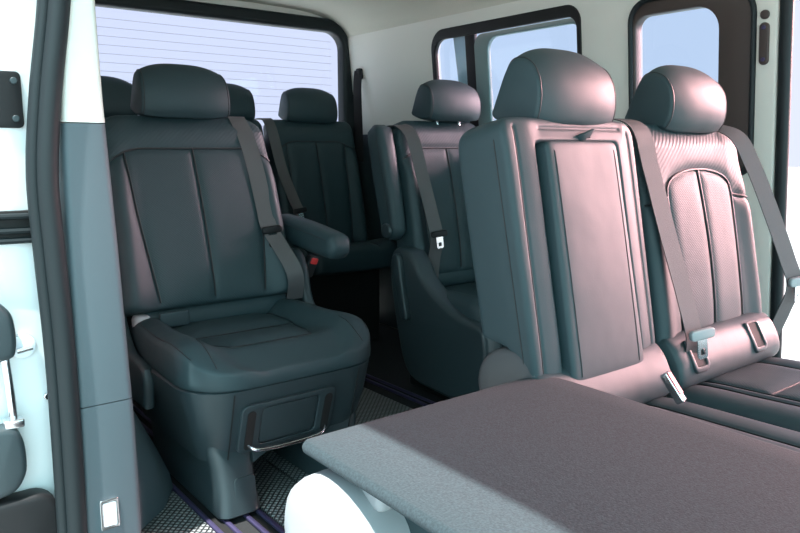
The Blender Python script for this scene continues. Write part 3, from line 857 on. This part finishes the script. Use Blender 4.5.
# open sliding door standing outside, its front edge towards us
sd = thing('sliding_door', 'open white sliding door at the left edge, its edge carrying latch and pocket', 'car door', (.22, 1.56, -.1))
dx, dy, dz = .22, 1.56, -.1
D = lambda x, y, z: (x - dx, y - dy, z - dz)
ps = spline([(.33, -.1), (.33, .3), (.33, .7), (.33, .9), (.35, 1.15), (.37, 1.4)], 5)
outl = [(.06, -.1)] + [(float(p[0]), float(p[1])) for p in ps] + [(.06, 1.42)]
plate('door_panel', outl, [], .09, M['paint'], lambda a, b, c: D(a, 1.605 + c, b), sd, bevel=.012)
lp = plate('latch_plate', rrect(.12, .105, .010, cx=.243, cy=.992), [], .008, M['black'], lambda a, b, c: D(a, 1.556 + c, b), sd, bevel=.002)
for (x, z) in ((.290, 1.027), (.289, .957)): disc('screw', D(x, 1.552, z), (0, -1, 0), .0065, .004, M['plastic'], lp, 14, .001)
plate('rail_channel', rrect(.20, .062, .012, cx=.23, cy=.752), [], .010, M['deep'], lambda a, b, c: D(a, 1.556 + c, b), sd, bevel=.002)
tubes('rail_lip', [[D(.15, 1.548, .752 + o), D(.322, 1.548, .750 + o)] for o in (-.025, -.006, .022)], .006, M['rubber'], sd, 8)
hg = spline([(.18, .63), (.216, .62), (.236, .605), (.248, .585), (.252, .55), (.250, .52), (.238, .502), (.18, .496)], 4)
plate('arm_pad', [(float(a), float(b)) for a, b in hg], [], .05, M['plastic'], lambda a, b, c: D(a, 1.535 + c, b), sd, bevel=.012)
tubes('grip_bar', [spline([D(.232, 1.535, .50), D(.235, 1.530, .43), D(.237, 1.535, .375)], 5)], .0085, M['chrome'], sd, 10)
rbox('grip_clip', *D(.236, 1.53, .372), .036, .03, .018, .004, M['chrome'], sd)
hg = spline([(.18, .37), (.232, .365), (.248, .34), (.252, .30), (.248, .265), (.226, .235), (.18, .225)], 4)
plate('arm_pad', [(float(a), float(b)) for a, b in hg], [], .05, M['plastic'], lambda a, b, c: D(a, 1.535 + c, b), sd, bevel=.012)
pk = plate('door_pocket', rrect(.13, .20, .03, cx=.238, cy=.120, rs=(.03, .03, .045, .02)), [], .05, M['black'], lambda a, b, c: D(a, 1.535 + c, b), sd, bevel=.012)
ck = disc('striker_cap', D(.268, 1.558, .515), (0, -1, 0), .024, .006, M['clear'], sd, 24, .002)
tubes('striker_pin', [[D(.255, 1.545, .509), D(.283, 1.545, .513)]], .006, M['chrome'], ck, 8)
disc('bolt', D(.303, 1.556, .405), (0, -1, 0), .0065, .008, M['chrome'], sd, 12, .002)

# latch cover on the far pillar
lc = thing('latch_cover', 'dark oval latch cover on the cream pillar at upper right', 'latch', (wall_x(1.195), 1.008, 1.195))
fx = lambda a, b, c: (c - .004 - (b) * .106, a, b)
lcp = plate('cover_plate', rrect(.026, .112, .0125, cy=-.010), [], .010, M['brownframe'], fx, lc, bevel=.003)
for zz in (-.052, .032): disc('screw', (-.008 - zz * .106, 0, zz), (-1, 0, 0), .006, .004, M['rail'], lcp, 12, .001)
plate('button', rrect(.024, .024, .011, cy=.066), [], .010, M['brownframe'], fx, lc, bevel=.003)
# far door opening seal
p3 = spline([(wall_x(z) + .014, .958, z) for z in (0., .5, .9, 1.15, 1.4)], 6)
tag(tubes('door_seal', [p3], .017, M['rubber'], None, 12), 'dark door seal along the far opening at the right edge', 'door seal')

# belt hanging from the rear corner pillar
rb = thing('seat_belt', 'dark seat belt hanging on the rear corner pillar beside the back window', 'seat belt', (2.045, 2.93, 1.0))
rbox('belt_guide', .0, .0, .255, .03, .035, .05, .008, M['black'], rb)
ribbon('webbing', [(-.010, -.004, .27), (-.022, -.01, .20), (-.024, -.015, .10), (-.022, -.02, -.06), (-.022, -.02, -.16)], .046, (.4, -1, 0), .0022, M['black'], rb)

# floor rails and embossed mats
tag(plate('floor_mat', rrect(.60, .96, .03, 6, cx=1.22, cy=1.98), [], .008, M['mat'], lambda a, b, c: (a, b, .0045 + c), None, bevel=.002), 'black embossed rubber floor mat filling the aisle between the two single seats', 'floor mat')
def mat_piece(name, label, x0, x1, y0, y1):
    tag(plate(name, rrect(x1 - x0, y1 - y0, .015, 5, cx=(x0 + x1) / 2, cy=(y0 + y1) / 2), [], .008, M['mat'], lambda a, b, c: (a, b, .0045 + c), None, bevel=.002), label, 'floor mat')
mat_piece('floor_mat', 'narrow strip of embossed floor mat between pillar trim and the seat foot', .475, .635, 1.05, 1.79)
mat_piece('floor_mat', 'embossed floor mat under the single seat, seen through the arch between its feet', .775, .915, 1.05, 2.4)
def rail(x, label, y0=1.0, y1=2.6):
    r = thing('floor_rail', label, 'rail', (x, (y0 + y1) / 2, 0), 0, 'steel seat rails on the floor')
    L = y1 - y0
    for s in (-1, 1): rbox('rail_lip', s * .017, 0, .006, .012, L, .010, .003, M['rail'], r)
    rbox('rail_channel', 0, 0, .002, .022, L, .004, 0, M['deep'], r)
rail(.66, 'violet-grey steel seat rail nearest the door pillar, under the seat foot')
rail(.745, 'violet-grey steel seat rail under the arch of the front-left seat')
rail(1.60, 'dark steel seat rail along the base of the far single seat')

# ground outside
gr = rbox('ground', 0, 0, -.62, 120, 120, .2, 0, M['ground']); struct(gr)

# ------------------------------------------------------------------ light
wld = bpy.data.worlds.new('sky_with_fill'); S.world = wld; wld.use_nodes = True
nt = wld.node_tree; nt.nodes.clear()
out = nd(nt, 'ShaderNodeOutputWorld'); bg = nd(nt, 'ShaderNodeBackground')
tc = nd(nt, 'ShaderNodeTexCoord')
def lobe(d, lo, hi):
    d = Vector(d).normalized()
    m = nd(nt, 'ShaderNodeVectorMath', operation='DOT_PRODUCT'); m.inputs[1].default_value = d
    nt.links.new(tc.outputs['Generated'], m.inputs[0])
    r = nd(nt, 'ShaderNodeMapRange', interpolation_type='SMOOTHSTEP'); r.inputs[1].default_value = lo; r.inputs[2].default_value = hi
    nt.links.new(m.outputs['Value'], r.inputs[0]); return r.outputs[0]
def mixc(f, a, bcol):
    m = nd(nt, 'ShaderNodeMix', data_type='RGBA'); nt.links.new(f, m.inputs[0])
    if isinstance(a, tuple): m.inputs[6].default_value = a
    else: nt.links.new(a, m.inputs[6])
    m.inputs[7].default_value = bcol; return m.outputs[2]
base = (.66, .71, .90, 1)
c = mixc(lobe((-.30, -.93, .15), .35, .9), base, (2.0, 3.45, 3.75, 1))
c = mixc(lobe((.93, -.275, .27), .977, .995), c, (125.0, 68.0, 70.0, 1))  # unseen bright patch added beyond the far door to brighten the right-hand seats
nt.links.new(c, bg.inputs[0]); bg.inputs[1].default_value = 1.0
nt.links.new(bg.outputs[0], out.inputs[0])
wld.cycles.sampling_method = 'MANUAL'; wld.cycles.sample_map_resolution = 1024

sun_d = bpy.data.lights.new('sun', 'SUN'); sun = bpy.data.objects.new('sun', sun_d); COL.objects.link(sun)
sun_d.energy = 12.0; sun_d.angle = radians(1.2); sun_d.color = (1, .99, .96)
to_sun = Vector((-.31, -.12, 1.0)).normalized()
sun.rotation_euler = to_sun.to_track_quat('Z', 'Y').to_euler()

S.view_settings.view_transform = 'Standard'; S.view_settings.look = 'None'
S.view_settings.exposure = .3; S.view_settings.gamma = 1; S.view_settings.use_curve_mapping = False
